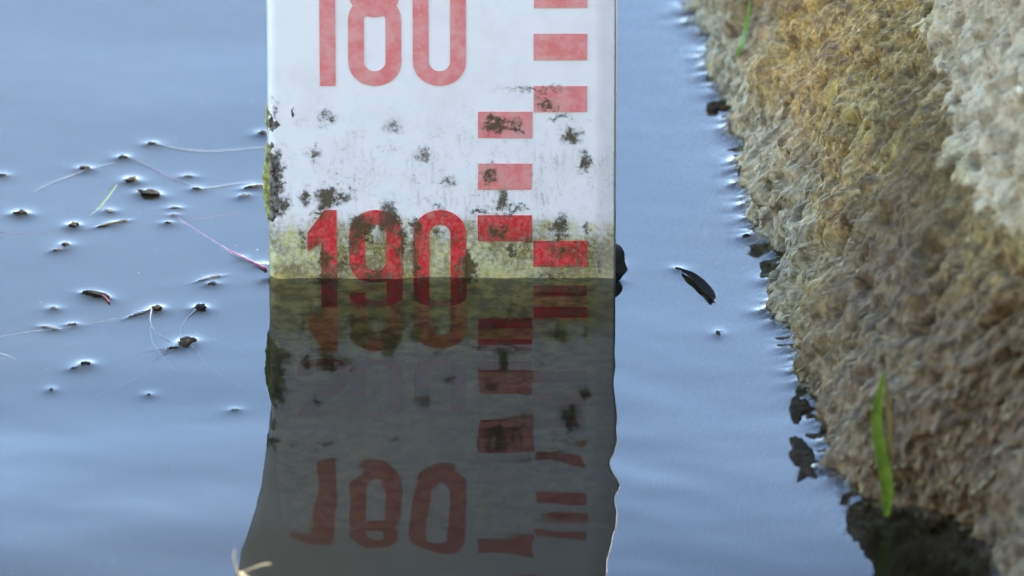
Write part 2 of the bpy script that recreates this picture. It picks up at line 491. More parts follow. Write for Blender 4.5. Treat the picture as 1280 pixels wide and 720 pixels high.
# pond bed
bm_ = N('bed_mud')
co = bm_.coords()
nz = bm_.noise(co, 60, 6)
bm_.bsdf(bm_.mix(bm_.rng(nz, 0.35, 0.65), (0.035, 0.027, 0.015), (0.075, 0.06, 0.032)), 0.9, bm_.bump(nz, 0.01))
bxs = np.r_[-149, -40, -10, -3, np.linspace(-0.8, 0.8, 120), 3, 10, 40, 149]
BX, BY = np.meshgrid(bxs, bxs)
BZ = -0.34 + 0.02 * fbm(BX * 9, BY * 9, 0.3, 4)
bed = link_mesh('pond_bed', grid_mesh('pond_bed', np.stack([BX, BY, BZ], -1)), bm_.m)
bed['kind'] = 'structure'

# unseen tan slope behind the camera, added to block sky and bounce warm light
hb = N('bounce_bank_tan')
co = hb.coords()
nz = hb.noise(co, 1.3, 8, 0.65); nz2 = hb.noise(co, 14, 5, 0.6)
hb.bsdf(hb.mix(hb.rng(nz, 0.35, 0.65), (0.26, 0.205, 0.11), (0.38, 0.31, 0.18)), 0.9, hb.bump(nz2, 0.15))
hx = np.r_[np.linspace(-60, -4, 40), np.linspace(-3.6, 3.6, 50), np.linspace(4, 60, 40)]
hy = np.r_[np.linspace(-60, -6, 50), np.linspace(-5.7, 1.5, 60), np.linspace(2, 40, 30)]
HX, HY = np.meshgrid(hx, hy)
# distance inland from a shoreline that runs behind the camera and bends round to the right
shore = np.minimum(HY + 1.6, 99)
inl = -(HY + 1.7) + 0.35 * np.clip(HX - 0.6, 0, 3)
inl = inl + 0.25 * fbm(HX * 0.7, HY * 0.7, 2.0, 3)
HZ = np.where(inl < 0, inl * 0.5, 0)
HZ = np.where(inl >= 0, np.interp(inl, [0, 0.5, 1.4, 2.6, 4, 14, 24, 60], [0, 0.10, 0.16, 0.30, 0.8, 8.0, 12.5, 14]), HZ)
HZ = np.clip(HZ + 0.10 * fbm(HX * 1.1, HY * 1.1, 7.0, 4) * np.clip(inl, 0.1, 3), -0.9, None)
bounce_bank = link_mesh('bounce_bank', grid_mesh('bounce_bank', np.stack([HX, HY, HZ], -1)), hb.m)
bounce_bank['kind'] = 'structure'

# ---------------------------------------------------------------- rock
rk = N('mossy_rock')
co = rk.coords(); X, Y_, Zc = rk.xyz(co)
n_big = rk.noise(co, 26, 4)
n_med = rk.noise(co, 110, 5, 0.6)
n_fin = rk.noise(co, 520, 5, 0.65)
flow = rk.attr('flow').outputs['Vector']
n_str = rk.noise(flow, 420, 5, 0.62, 0.4)
n_str2 = rk.noise(flow, 150, 4, 0.6, 0.6)
algae = rk.mix(rk.rng(n_med, 0.35, 0.68), (0.115, 0.080, 0.038), (0.335, 0.235, 0.10))
algae = rk.mix(rk.math('MULTIPLY', rk.rng(n_big, 0.42, 0.62), 0.55), algae, (0.20, 0.17, 0.07))
algae = rk.mix(rk.math('MULTIPLY', rk.rng(n_fin, 0.52, 0.72), 0.75), algae, (0.50, 0.40, 0.21))
algae = rk.mix(rk.math('MULTIPLY', rk.rng(n_fin, 0.50, 0.34), 0.8), algae, (0.045, 0.031, 0.018))
algae = rk.mix(rk.math('MULTIPLY', rk.rng(n_str, 0.54, 0.68), 0.7), algae, (0.46, 0.385, 0.21))
algae = rk.mix(rk.math('MULTIPLY', rk.rng(n_str, 0.47, 0.33), 0.8), algae, (0.038, 0.027, 0.014))
algae = rk.mix(rk.math('MULTIPLY', rk.rng(n_str2, 0.52, 0.64), 0.45), algae, (0.20, 0.15, 0.035))
n_zone = rk.noise(rk.vmath('ADD', co, (5.3, 0.2, 2.2)), 17, 5, 0.6)
algae = rk.mix(rk.math('MULTIPLY', rk.rng(n_zone, 0.52, 0.40), 0.55), algae, (0.075, 0.050, 0.026))
algae = rk.mix(rk.math('MULTIPLY', rk.math('MULTIPLY', rk.rng(n_zone, 0.55, 0.66), rk.rng(n_str2, 0.42, 0.60)), 0.6), algae, (0.30, 0.27, 0.085))
n_pat = rk.noise(rk.vmath('ADD', co, (3.1, 1.7, 0.4)), 70, 6, 0.65)
algae = rk.mix(rk.math('MULTIPLY', rk.rng(n_pat, 0.54, 0.66), 0.6), algae, (0.065, 0.042, 0.024))
algae = rk.mix(1.0, algae, (1.14, 1.00, 0.64), 'MULTIPLY')
# grey green belt along the waterline, farther from the nose
belt = rk.math('MULTIPLY', rk.rng(rk.math('ADD', Zc, rk.math('MULTIPLY', n_big, 0.03)), 0.058, 0.028), rk.rng(Y_, -0.16, 0.02))
algae = rk.mix(rk.math('MULTIPLY', belt, 0.66), algae, rk.mix(rk.rng(n_str, 0.36, 0.66), (0.045, 0.041, 0.022), (0.42, 0.39, 0.265)))
dryc = rk.mix(rk.rng(n_med, 0.36, 0.62), (0.25, 0.20, 0.125), (0.50, 0.41, 0.28))
dryc = rk.mix(rk.math('MULTIPLY', rk.rng(n_big, 0.50, 0.60), 0.6), dryc, (0.33, 0.29, 0.13))
dryc = rk.mix(rk.math('MULTIPLY', rk.rng(n_str, 0.45, 0.33), 0.6), dryc, (0.13, 0.105, 0.07))
dryc = rk.mix(rk.math('MULTIPLY', rk.rng(n_fin, 0.44, 0.30), 0.8), dryc, (0.075, 0.058, 0.04))
nose_brown = rk.math('MULTIPLY', rk.rng(rk.math('ADD', Y_, rk.math('MULTIPLY', rk.math('SUBTRACT', n_big, 0.5), 0.16)), -0.01, -0.15), rk.rng(rk.math('ADD', Zc, rk.math('MULTIPLY', n_med, 0.03)), 0.112, 0.075))  # browner low down and towards the nose
algae = rk.mix(rk.math('MULTIPLY', nose_brown, 0.85), algae, rk.mix(rk.rng(n_str, 0.40, 0.64), (0.050, 0.030, 0.014), (0.185, 0.120, 0.060)))
tide = rk.rng(rk.math('ADD', Zc, rk.math('MULTIPLY', rk.math('SUBTRACT', n_med, 0.5), 0.024)), 0.0905, 0.0965)
dryc = rk.mix(1.0, dryc, (1.10, 1.05, 0.92), 'MULTIPLY')
rcol = rk.mix(tide, algae, dryc)
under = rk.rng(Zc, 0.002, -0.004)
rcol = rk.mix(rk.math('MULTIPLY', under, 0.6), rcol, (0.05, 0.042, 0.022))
rro = rk.rng(Zc, 0.0, 0.10, 0.40, 0.85, False)
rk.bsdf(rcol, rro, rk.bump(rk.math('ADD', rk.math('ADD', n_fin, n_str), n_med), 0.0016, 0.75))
rock = bpy.data.objects.new('rock', None)
rock.location = (0.30, 0.0, 0.0)
COL.objects.link(rock)
bpy.context.view_layer.update()
tag(rock, 'rough boulder rising from the water, algae belt below pale dry stone', 'rock')
bme = grid_mesh('stone_body', RV)
fl = bme.attributes.new('flow', 'FLOAT_VECTOR', 'POINT')
fl.data.foreach_set('vector', np.stack([as_ + 0.002 * big, tT * 0.42 + 0.003 * med, 0 * tT], -1).astype(np.float32).ravel())
body = link_mesh('stone_body', bme, rk.m, rock)

# moss: many small hanging fronds on the algae belt, too many to count
def leaf_strips(P, Tn, Nn, Ln, Wd, curl):
    """P root, Tn direction, Nn normal, arrays -> verts, faces of 3-segment tapered fronds"""
    k = len(P); B = np.cross(Tn, Nn)
    prof = [(0, 0.7), (0.35, 1.0), (0.7, 0.75), (1.0, 0.08)]
    vv = []
    for f, wd in prof:
        c = P + Tn * (Ln * f)[:, None] + Nn * (curl * Ln * math.sin(f * 2.6))[:, None]
        vv.append(c - B * (Wd * wd / 2)[:, None]); vv.append(c + B * (Wd * wd / 2)[:, None] )
    Vv = np.stack(vv, 1)          # k,8,3
    Vv[:, 2::2] += Nn[:, None, :] * 0
    base = (np.arange(k) * 8)[:, None]
    F = np.concatenate([base + np.array([[2 * i, 2 * i + 1, 2 * i + 3, 2 * i + 2]]) for i in range(3)], 0)
    return Vv.reshape(-1, 3), F
NM = 1500
si = rng.integers(40, NS - 40, NM); 
lo_t = int(np.searchsorted(tw, l0 - 0.002)); hi_t = int(np.searchsorted(ph_, 0.05))
tiu = rng.random(NM) ** 1.8
ti = (lo_t + tiu * (hi_t - lo_t)).astype(int)
P = RV[si, ti]
tt2 = np.gradient(RV, axis=1)[si, ti]; tdir = -tt2 / np.linalg.norm(tt2, axis=1)[:, None]
td_s = np.gradient(RV, axis=0)[si, ti]; td_s /= np.linalg.norm(td_s, axis=1)[:, None]
Nn = RN[si, ti]
Tn = tdir + td_s * rng.normal(0.15, 0.45, NM)[:, None] + Nn * rng.normal(0.22, 0.15, NM)[:, None]
Tn /= np.linalg.norm(Tn, axis=1)[:, None]
Nn = Nn - Tn * (Nn * Tn).sum(1)[:, None]; Nn /= np.linalg.norm(Nn, axis=1)[:, None]
LnM = rng.uniform(0.0015, 0.0045, NM); WdM = rng.uniform(0.0003, 0.0009, NM)
mv, mf = leaf_strips(P + Nn * 0.0001, Tn, Nn, LnM, WdM, 0.16)
ms = N('algae_fronds')
co = ms.coords(); X, Y_, Zc = ms.xyz(co)
nb_ = ms.noise(co, 40, 4); nf_ = ms.noise(co, 340, 3)
mc = ms.mix(ms.rng(nf_, 0.3, 0.7), (0.10, 0.072, 0.032), (0.30, 0.22, 0.095))
mc = ms.mix(ms.math('MULTIPLY', ms.rng(nb_, 0.42, 0.62), 0.6), mc, (0.25, 0.235, 0.07))
bl = ms.math('MULTIPLY', ms.rng(ms.math('ADD', Zc, ms.math('MULTIPLY', nb_, 0.03)), 0.058, 0.028), ms.rng(Y_, -0.16, 0.02))
mc = ms.mix(ms.math('MULTIPLY', bl, 0.6), mc, ms.mix(nf_, (0.12, 0.115, 0.06), (0.36, 0.34, 0.23)))
ms.bsdf(mc, 0.42)
mme = bpy.data.meshes.new('moss')
mme.from_pydata(mv.tolist(), [], mf.tolist())
moss = link_mesh('moss', mme, ms.m, rock)
moss['kind'] = 'stuff'

# ---------------------------------------------------------------- gauge board
STAINS = [  # px centre, radii px, strength : grime and algae that grew in patches
 (620, 155, 24, 14, 1.15), (645, 158, 14, 12, 0.8), (684, 130, 18, 10, 0.85), (715, 171, 15, 18, 1.05), (731, 203, 10, 17, 1.0),
 (408, 248, 20, 22, 1.15), (381, 246, 9, 16, 0.85), (430, 245, 18, 10, 0.85), (530, 196, 17, 13, 0.68), (408, 147, 18, 13, 0.62),
 (492, 158, 18, 14, 0.48), (560, 228, 16, 12, 0.52), (392, 194, 10, 12, 0.66), (612, 217, 12, 18, 0.9), (628, 252, 13, 24, 0.95),
 (600, 265, 20, 8, 0.75), (645, 262, 18, 7, 0.7), (622, 290, 22, 14, 0.9), (700, 284, 20, 22, 1.0), (732, 283, 8, 14, 0.75),
 (640, 314, 15, 14, 0.8), (406, 322, 15, 15, 0.95), (452, 283, 24, 22, 1.1), (487, 272, 18, 30, 1.1), (520, 284, 12, 12, 0.95),
 (585, 335, 14, 32, 1.25), (548, 290, 12, 8, 0.8), (548, 262, 14, 8, 0.55), (430, 330, 12, 18, 0.6), (346, 222, 12, 46, 1.35), (352, 258, 12, 20, 1.1),
 (365, 140, 4, 4, 1.2), (345, 156, 5, 5, 1.5), (343, 140, 8, 18, 0.6), (466, 300, 8, 8, 0.8), (700, 316, 18, 9, 0.7), (520, 335, 10, 20, 0.8),
 (660, 300, 10, 10, 0.6), (440, 302, 12, 22, 0.75), (503, 300, 10, 26, 0.8), (517, 310, 9, 30, 0.6), (378, 300, 9, 26, 0.6), (470, 345, 40, 14, 0.7), (690, 345, 40, 8, 0.5), (750, 335, 8, 30, 0.6), (405, 355, 26, 22, 0.9), (400, 268, 16, 8, 0.9), (668, 112, 70, 6, 0.5), (700, 146, 24, 6, 0.6),
]
def board_material(name, kind):
    b = N(name)
    co = b.coords(); X, Y_, Zc = b.xyz(co)
    wob = b.vmath('MULTIPLY', b.vmath('SUBTRACT', b.noise(co, 260, 3, 0.6, col=True), (0.5, 0.5, 0.5)), (0.009, 0, 0.012))
    cw = b.vmath('ADD', co, wob)
    E = None
    for (px, py, rx, rz, st) in STAINS:
        p = on_board(px, py)
        k = b.vmath('MULTIPLY', b.vmath('SUBTRACT', cw, (p.x, 0, p.z)), (1 / (rx * PXM), 0, 1 / (rz * PXM / math.cos(ELEV))))
        e = b.math('MULTIPLY_ADD', b.vmath('LENGTH', k), -st, st)
        E = e if E is None else b.math('MAXIMUM', E, e)
    E = b.math('MAXIMUM', E, 0.0)
    n1 = b.noise(co, 620, 5, 0.7); n2 = b.noise(co, 150, 5, 0.62); n3 = b.noise(co, 60, 4, 0.6); n4 = b.noise(co, 1900, 3, 0.6)
    pres = b.math('MULTIPLY', E, 4.0, clamp=True)
    g = b.math('MULTIPLY_ADD', b.math('MULTIPLY', b.math('SUBTRACT', n1, 0.5), pres), 2.1, E)
    grime = b.rng(b.math('MULTIPLY_ADD', b.math('MULTIPLY', b.math('SUBTRACT', n4, 0.5), pres), 1.0, g), 0.10, 0.80)
    grime = b.math('MULTIPLY', b.math('MULTIPLY', grime, 0.92), b.rng(E, 0.08, 0.50, 0.30, 1.0))
    halo = b.math('MULTIPLY', b.math('MULTIPLY', E, 1.3, clamp=True), b.rng(n1, 0.25, 0.7, 0.15, 0.75))
    # dirty belt that the water wets now and then
    belt = b.math('MULTIPLY', b.rng(Zc, 0.075, 0.035), 1.0)
    specks = b.math('MULTIPLY', b.rng(n1, 0.56, 0.68), b.math('MULTIPLY', belt, b.rng(n3, 0.40, 0.60)))
    fine = b.math('MULTIPLY', b.rng(n4, 0.62, 0.72), b.math('MULTIPLY', belt, 0.45))
    # algae film up to about 2 cm over the water
    edge = b.math('ADD', Zc, b.math('MULTIPLY', b.math('SUBTRACT', n2, 0.5), 0.030))
    film = b.rng(edge, 0.0275, 0.0140)
    film2 = b.math('MULTIPLY', film, b.rng(n1, 0.30, 0.66, 0.45, 1.0))
    deep = b.rng(edge, 0.003, -0.006)
    if kind == 'white':
        base = b.mix(b.rng(n3, 0.40, 0.70), (0.84, 0.83, 0.78), (0.78, 0.765, 0.71))
        film_c = b.mix(b.rng(n2, 0.40, 0.62), (0.46, 0.43, 0.085), (0.20, 0.175, 0.012))
        deep_c = b.mix(b.rng(n2, 0.40, 0.62), (0.60, 0.45, 0.12), (0.19, 0.12, 0.022))
        col = b.mix(b.math('MULTIPLY', film2, 0.96), base, film_c)
        brown = b.math('MULTIPLY', b.math('MULTIPLY', film, b.rng(n3, 0.44, 0.58)), b.rng(n1, 0.30, 0.60, 0.25, 0.9))
        col = b.mix(brown, col, (0.15, 0.115, 0.018))
        low = b.math('MULTIPLY', b.rng(b.math('ADD', Zc, b.math('MULTIPLY', n2, 0.012)), 0.017, 0.004), 0.45)
        col = b.mix(low, col, (0.36, 0.33, 0.13))
    else:
        chalk = b.mix(b.rng(n2, 0.36, 0.64), (0.74, 0.205, 0.185), (0.75, 0.33, 0.29))
        chalk = b.mix(b.math('MULTIPLY', b.rng(n1, 0.55, 0.70), 0.5), chalk, (0.80, 0.50, 0.45))
        vivid = b.mix(b.rng(n1, 0.38, 0.66), (0.62, 0.018, 0.026), (0.70, 0.11, 0.10))
        col = b.mix(b.rng(edge, 0.0335, 0.0275), chalk, vivid)
        deep_c = b.mix(b.rng(n2, 0.40, 0.62), (0.40, 0.035, 0.03), (0.13, 0.05, 0.02))
        col = b.mix(b.math('MULTIPLY', b.math('MULTIPLY', film, b.rng(n2, 0.42, 0.58)), 0.78), col, (0.15, 0.040, 0.012))
    col = b.mix(b.math('MULTIPLY', deep, 0.85), col, deep_c)
    gcol = b.mix(n2, (0.042, 0.030, 0.016), (0.120, 0.090, 0.036))
    gcol = b.mix(film, gcol, b.mix(n1, (0.038, 0.026, 0.008), (0.12, 0.085, 0.018)))
    runs = b.noise(b.vmath('MULTIPLY', co, (1.0, 1.0, 0.22)), 520, 4, 0.6)
    runf = b.math('MULTIPLY', b.math('MULTIPLY', b.rng(runs, 0.53, 0.66), b.rng(n3, 0.38, 0.58)), b.math('MULTIPLY', b.rng(Zc, 0.072, 0.030), 0.40))
    col = b.mix(runf, col, (0.30, 0.25, 0.16))
    col = b.mix(halo, col, (0.23, 0.175, 0.075))
    blot = b.math('MULTIPLY', b.math('MULTIPLY', b.rng(n2, 0.50, 0.68), b.rng(n1, 0.40, 0.62)), b.math('MULTIPLY', b.rng(Zc, 0.082, 0.045), 0.42))
    col = b.mix(blot, col, (0.34, 0.28, 0.22))
    col = b.mix(b.math('MULTIPLY', specks, 0.6), col, (0.20, 0.16, 0.11))
    col = b.mix(fine, col, (0.20, 0.15, 0.10))
    col = b.mix(grime, col, gcol)
    rim = b.math('MAXIMUM', b.rng(b.math('ADD', X, b.math('MULTIPLY', n1, 0.0006)), BR - 0.0008, BR - 0.0001), b.math('MULTIPLY', b.rng(X, BL + 0.0010, BL - 0.0002), 0.6))  # dark rusty rims, with the thin edge shadow painted in
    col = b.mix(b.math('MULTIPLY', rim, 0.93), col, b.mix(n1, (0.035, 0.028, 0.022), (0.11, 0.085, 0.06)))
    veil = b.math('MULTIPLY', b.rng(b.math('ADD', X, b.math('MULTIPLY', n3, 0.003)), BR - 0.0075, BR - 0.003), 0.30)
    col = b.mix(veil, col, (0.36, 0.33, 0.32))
    rough = b.math('MULTIPLY_ADD', grime, 0.35, 0.42)
    h = b.math('ADD', b.math('MULTIPLY', grime, n1), b.math('MULTIPLY', n2, 0.15))
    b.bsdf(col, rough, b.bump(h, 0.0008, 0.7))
    return b.m
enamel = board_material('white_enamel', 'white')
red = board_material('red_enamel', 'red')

board = bpy.data.objects.new('water_gauge_board', None)
board.location = ((BL + BR) / 2, 0.006, -0.22)
COL.objects.link(board)
bpy.context.view_layer.update()
tag(board, 'white enamel water gauge board with red numbers 180 and 190, algae at its foot', 'gauge board')
# plate: front face with rolled edges, hollow behind
R_ = 0.0040; R2 = 0.0011; TH = 0.007
sec = []
for k in range(9):
    a = math.pi - k / 8 * math.pi / 2
    sec.append((BL + R_ + R_ * math.cos(a), R_ - R_ * math.sin(a)))
for k in range(9):
    a = math.pi / 2 - k / 8 * math.pi / 2
    sec.append((BR - R2 + R2 * math.cos(a), R2 - R2 * math.sin(a)))
outer = [(BL, TH)] + sec + [(BR, TH)]
t_ = 0.0016
inner = [(BR - t_, TH), (BR - t_, t_ + 0.004), (BR - 0.006, t_), (BL + 0.006, t_), (BL + t_, t_ + 0.004), (BL + t_, TH)]
loop = outer + inner
zs = np.linspace(-0.22, 0.26, 121)
vv = []; ff = []
L_ = len(loop)
edge_n = fbm(zs * 60, 0.3, 4.4, 3)
edge_m = fbm(zs * 60, 9.3, 1.4, 3)
for j, z in enumerate(zs):
    for (x, y) in loop:
        dx = 0.00025 * edge_n[j] if x < BL + 0.003 else (0.00012 * edge_m[j] if x > BR - 0.003 else 0)
        vv.append((x + dx, y, z))
for j in range(len(zs) - 1):
    for i in range(L_):
        a = j * L_ + i; b_ = j * L_ + (i + 1) % L_
        ff.append((a, b_, b_ + L_, a + L_))
ff.append(tuple(range(L_))[::-1]); ff.append(tuple((len(zs) - 1) * L_ + i for i in range(L_)))
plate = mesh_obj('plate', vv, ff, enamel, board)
pme = plate.data
for p in pme.polygons:
    p.use_smooth = len(p.vertices) == 4
pme.set_sharp_from_angle(angle=math.radians(38)) if hasattr(pme, 'set_sharp_from_angle') else None

def extrude_poly(name, strips, y0, y1):
    """strips: list of (left pts, right pts, closed); faces y1 (front), sides down to y0"""
    vv = []; ff = []
    for Lp, Rp, closed in strips:
        k = len(Lp); b0 = len(vv)
        for p in Lp: vv += [(p[0], y1, p[1]), (p[0], y0, p[1])]
        c0 = len(vv)
        for p in Rp: vv += [(p[0], y1, p[1]), (p[0], y0, p[1])]
        rngk = range(k if closed else k - 1)
        for i in rngk:
            j = (i + 1) % k
            ff.append((b0 + 2 * i, b0 + 2 * j, c0 + 2 * j, c0 + 2 * i))
            ff.append((b0 + 2 * i, b0 + 2 * i + 1, b0 + 2 * j + 1, b0 + 2 * j))
            ff.append((c0 + 2 * i, c0 + 2 * j, c0 + 2 * j + 1, c0 + 2 * i + 1))
        if not closed:
            for i in (0, k - 1):
                ff.append((b0 + 2 * i, c0 + 2 * i, c0 + 2 * i + 1, b0 + 2 * i + 1))
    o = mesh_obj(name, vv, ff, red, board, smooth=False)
    import bmesh
    bb = bmesh.new(); bb.from_mesh(o.data); bmesh.ops.recalc_face_normals(bb, faces=bb.faces); bb.to_mesh(o.data); bb.free()
    return o

def offset(path, wd, closed):
    P = np.array(path, float); k = len(P)
    if closed: T = np.roll(P, -1, 0) - np.roll(P, 1, 0)
    else: T = np.gradient(P, axis=0)
    T /= np.linalg.norm(T, axis=1)[:, None]
    Nr = np.stack([-T[:, 1], T[:, 0]], 1)
    return P + Nr * wd / 2, P - Nr * wd / 2, closed

def stadium(cx, x_half, z0, z1, r=None, k=12):
    r = x_half if r is None else r
    pts = []
    for (sx, sz, a0) in ((1, 1, 0), (-1, 1, 90), (-1, -1, 180), (1, -1, 270)):
        ox = cx + sx * (x_half - r); oz = (z1 - r) if sz > 0 else (z0 + r)
        for i in range(k + 1):
            a = math.radians(a0 + 90 * i / k)
            pts.append((ox + r * math.cos(a), oz + r * math.sin(a)))
    out = [pts[0]]
    for p in pts[1:]:
        if math.hypot(p[0] - out[-1][0], p[1] - out[-1][1]) > 1e-6: out.append(p)
    return out

SW = 0.0056
DH = 0.0520
def px2x(p): return (p - 640) * PXM
Y1 = -0.00035
def digit(ch, cx, zb):
    h = 0.0094 - SW / 2
    z0, z1 = zb + SW / 2, zb + DH - SW / 2
    S_ = []
    if ch == '0': S_ = [offset(stadium(cx, h, z0, z1), SW, True)]
    if ch == '8':
        S_ = [offset(stadium(cx, h, z0, zb + 0.0318), SW, True), offset(stadium(cx, h * 0.93, zb + 0.0292, z1), SW, True)]
    if ch == '9':
        up = stadium(cx, h, zb + 0.0256, z1)
        tail = [(cx + h, zb + 0.043), (cx + h, zb + 0.03), (cx + h, zb + 0.02), (cx + h, z0 + h)]
        tail += [(cx + h * math.cos(math.radians(-a)), z0 + h - h * math.sin(math.radians(a))) for a in range(12, 181, 12)]
        tail += [(cx - h, z0 + h + 0.004)]
        S_ = [offset(up, SW, True), offset(tail, SW, False)]
    if ch == '1':
        x0, x1 = cx + 0.0005, cx + 0.0005 + SW
        zt = zb + DH
        S_ = [([(x0, zb), (x0, zt - 0.0125)], [(x1, zb), (x1, zt - 0.0125)], False),
              ([(x0 - 0.0048, zt - 0.0160), (x0 - 0.0048, zt - 0.0088), (x0 + 0.0012, zt)],
               [(x0, zt - 0.0125), (x1, zt - 0.0125), (x1, zt)], False)]
    if ch == '2':
        pa = [(cx - h, zb + 0.037)] + [(cx + h * math.cos(math.radians(a)), z1 - h + h * math.sin(math.radians(a))) for a in range(180, -1, -12)]
        pa += [(cx + h, zb + 0.034), (cx + h * 0.7, zb + 0.026), (cx - h * 0.5, zb + 0.012), (cx - h * 0.95, zb + 0.006), (cx - h, zb + 0.0045)]
        S_ = [offset(pa, SW, False), ([(cx - 0.0094, zb), (cx - 0.0094, zb + SW)], [(cx + 0.0094, zb), (cx + 0.0094, zb + SW)], False)]
    strips = S_
    o = extrude_poly('digit', strips[:1], 0.0002, Y1)
    if len(strips) > 1:      # the second stroke lies a hair prouder, in the same mesh
        o2 = extrude_poly('digit', strips[1:], 0.0002, Y1 - 0.00006)
        import bmesh
        bb = bmesh.new(); bb.from_mesh(o.data); bb.from_mesh(o2.data); bb.to_mesh(o.data); bb.free()
        bpy.data.objects.remove(o2)
    return o
Z180 = on_board(640, 107).z
for zb, chars in ((Z180, '180'), (Z180 - 0.10, '190'), (Z180 - 0.20, '200')):
    for ch, pc in zip(chars, (402, 470, 550)):
        if ch == '2': pc = 404
        if ch == '1': pc = 400
        dg = digit(ch, px2x(pc), zb)
B0 = on_board(640, 301).z
def mark(x0, x1, z0, z1):
    j = lambda: random.uniform(-0.0001, 0.0001)
    vv = [(x0 + j(), Y1, z0 + j()), (x1 + j(), Y1, z0 + j()), (x1 + j(), Y1, z1 + j()), (x0 + j(), Y1, z1 + j())]
    vv += [(v[0], 0.0002, v[2]) for v in vv]
    ff = [(0, 1, 2, 3), (4, 7, 6, 5), (0, 4, 5, 1), (1, 5, 6, 2), (2, 6, 7, 3), (3, 7, 4, 0)]
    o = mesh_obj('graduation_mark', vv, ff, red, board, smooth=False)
LX0, LX1, RX0, RX1 = px2x(597.5), px2x(665), px2x(667), px2x(733.5)
for dec in (-2, -1, 0, 1):
    zb = B0 + dec * 0.10
    for k in (0, 2, 4): 
        if zb + 0.01 * k > -0.20 and zb + 0.01 * k < 0.20: mark(LX0, LX1, zb + 0.01 * k, zb + 0.01 * k + 0.01)
    for k in (5, 7, 9):
        if zb + 0.01 * k > -0.20 and zb + 0.01 * k < 0.20: mark(RX0, RX1, zb + 0.01 * k, zb + 0.01 * k + 0.01)

# algae crust that has grown out over the left rim
def noise_lump(name, c, rx, ry, rz, mat, seed, amp=0.25, parent=None, nu=36, nv=24, sc_=1.0, freq=2.2):
    u = np.linspace(0, 2 * math.pi, nu, endpoint=False); v = np.linspace(0.02, math.pi - 0.02, nv)
    U, Vv = np.meshgrid(u, v)
    dx, dy, dz = np.sin(Vv) * np.cos(U), np.sin(Vv) * np.sin(U), np.cos(Vv)
    r = 1 + amp * fbm(dx * freq + seed, dy * freq, dz * freq, 4)
    P = np.stack([c[0] + rx * dx * r, c[1] + ry * dy * r, c[2] + rz * dz * r], -1).reshape(-1, 3)
    F = []
    for j in range(nv - 1):
        for i in range(nu):
            a = j * nu + i; b_ = j * nu + (i + 1) % nu
            F.append((a, a + nu, b_ + nu, b_))
    F.append(tuple(range(nu))); F.append(tuple((nv - 1) * nu + i for i in range(nu))[::-1])
    return mesh_obj(name, P, F, mat, parent)
al = N('rim_algae')
co = al.coords(); X, Y_, Zc = al.xyz(co)
nn = al.noise(co, 420, 5, 0.65)
side = al.rng(X, BL - 0.0006, BL + 0.0014)
acol = al.mix(side, al.mix(al.rng(nn, 0.35, 0.65), (0.11, 0.10, 0.015), (0.40, 0.37, 0.06)), al.mix(al.rng(nn, 0.4, 0.62), (0.035, 0.028, 0.020), (0.24, 0.22, 0.18)))
al.bsdf(acol, 0.6, al.bump(nn, 0.001))
def rim_patch(z0, z1, out_mm, seed):
    # a thin crust wrapped round the rolled edge, thicker in the middle
    nz, na = 70, 26
    Zs = np.linspace(z0, z1, nz); A = np.linspace(-0.75, 1, na)
    ZZ, AA = np.meshgrid(Zs, A, indexing='ij')
    env = np.sin(np.pi * (ZZ - z0) / (z1 - z0)) ** 0.7
    wrapx = np.where(AA > 0, BL + R_ - R_ * np.cos(AA * math.pi / 2) + np.clip(AA - 0.7, 0, 1) * 0.002, BL)
    wrapy = np.where(AA > 0, R_ - R_ * np.sin(AA * math.pi / 2), R_ - AA * 0.006)
    nx = np.where(AA > 0, -np.cos(AA * math.pi / 2), -1); ny = np.where(AA > 0, -np.sin(AA * math.pi / 2), 0)
    edge = np.clip((1 - AA) / 0.35, 0, 1) * np.clip((AA + 0.75) / 0.2, 0, 1)
    skew = smooth01((z1 - ZZ) / (z1 - z0)) * 0.6 + 0.4
    th = out_mm * 0.001 * env * edge * skew * (1 + 0.9 * fbm(ZZ * 260, AA * 2.4, seed, 4)) * np.where(AA > 0.3, 0.55, 1) - 0.0002
    P = np.stack([wrapx + nx * th, wrapy + ny * th, ZZ], -1)
    return link_mesh('algae_crust', grid_mesh('algae_crust', P), al.m, board)
zt, zbm = on_board(336, 168).z, on_board(336, 282).z
rim_patch(zbm, zt, 2.1, 2.0)
zt, zbm = on_board(336, 128).z, on_board(336, 172).z
rim_patch(zbm, zt, 1.0, 6.0)

# dark lump standing in the water behind the board's clean edge
lm = N('dark_lump')
co = lm.coords(); nn = lm.noise(co, 260, 5, 0.6)
lm.bsdf(lm.mix(nn, (0.008, 0.007, 0.005), (0.024, 0.019, 0.012)), 0.7, lm.bump(nn, 0.001))
g = ground(769, 348)
c0 = Vector((BR - 0.0012, 0.0092, 0.0))
prof = [(r * 0.95, z * 0.72) for r, z in [(0.0052, -0.010), (0.0060, -0.004), (0.0061, 0.0), (0.0057, 0.002), (0.0052, 0.0038), (0.0050, 0.006), (0.0048, 0.0085), (0.0040, 0.0112), (0.0026, 0.0132), (0.0010, 0.0141)]]
vv = []; ff = []; K = 28
for j, (r, z) in enumerate(prof):
    for i in range(K):
        a = 2 * math.pi * i / K
        rr = r * (1 + 0.09 * float(fbm(math.cos(a) * 1.3 + 3, math.sin(a) * 1.3, z * 160, 3)))
        vv.append((c0.x + rr * math.cos(a), c0.y + 0.0 + rr * 0.9 * math.sin(a), z + c0.z))
for j in range(len(prof) - 1):
    for i in range(K):
        ff.append((j * K + i, j * K + (i + 1) % K, (j + 1) * K + (i + 1) % K, (j + 1) * K + i))
ff.append(tuple(range(K))[::-1]); ff.append(tuple((len(prof) - 1) * K + i for i in range(K)))
lump_o = mesh_obj('stone_lump', vv, ff, lm.m)
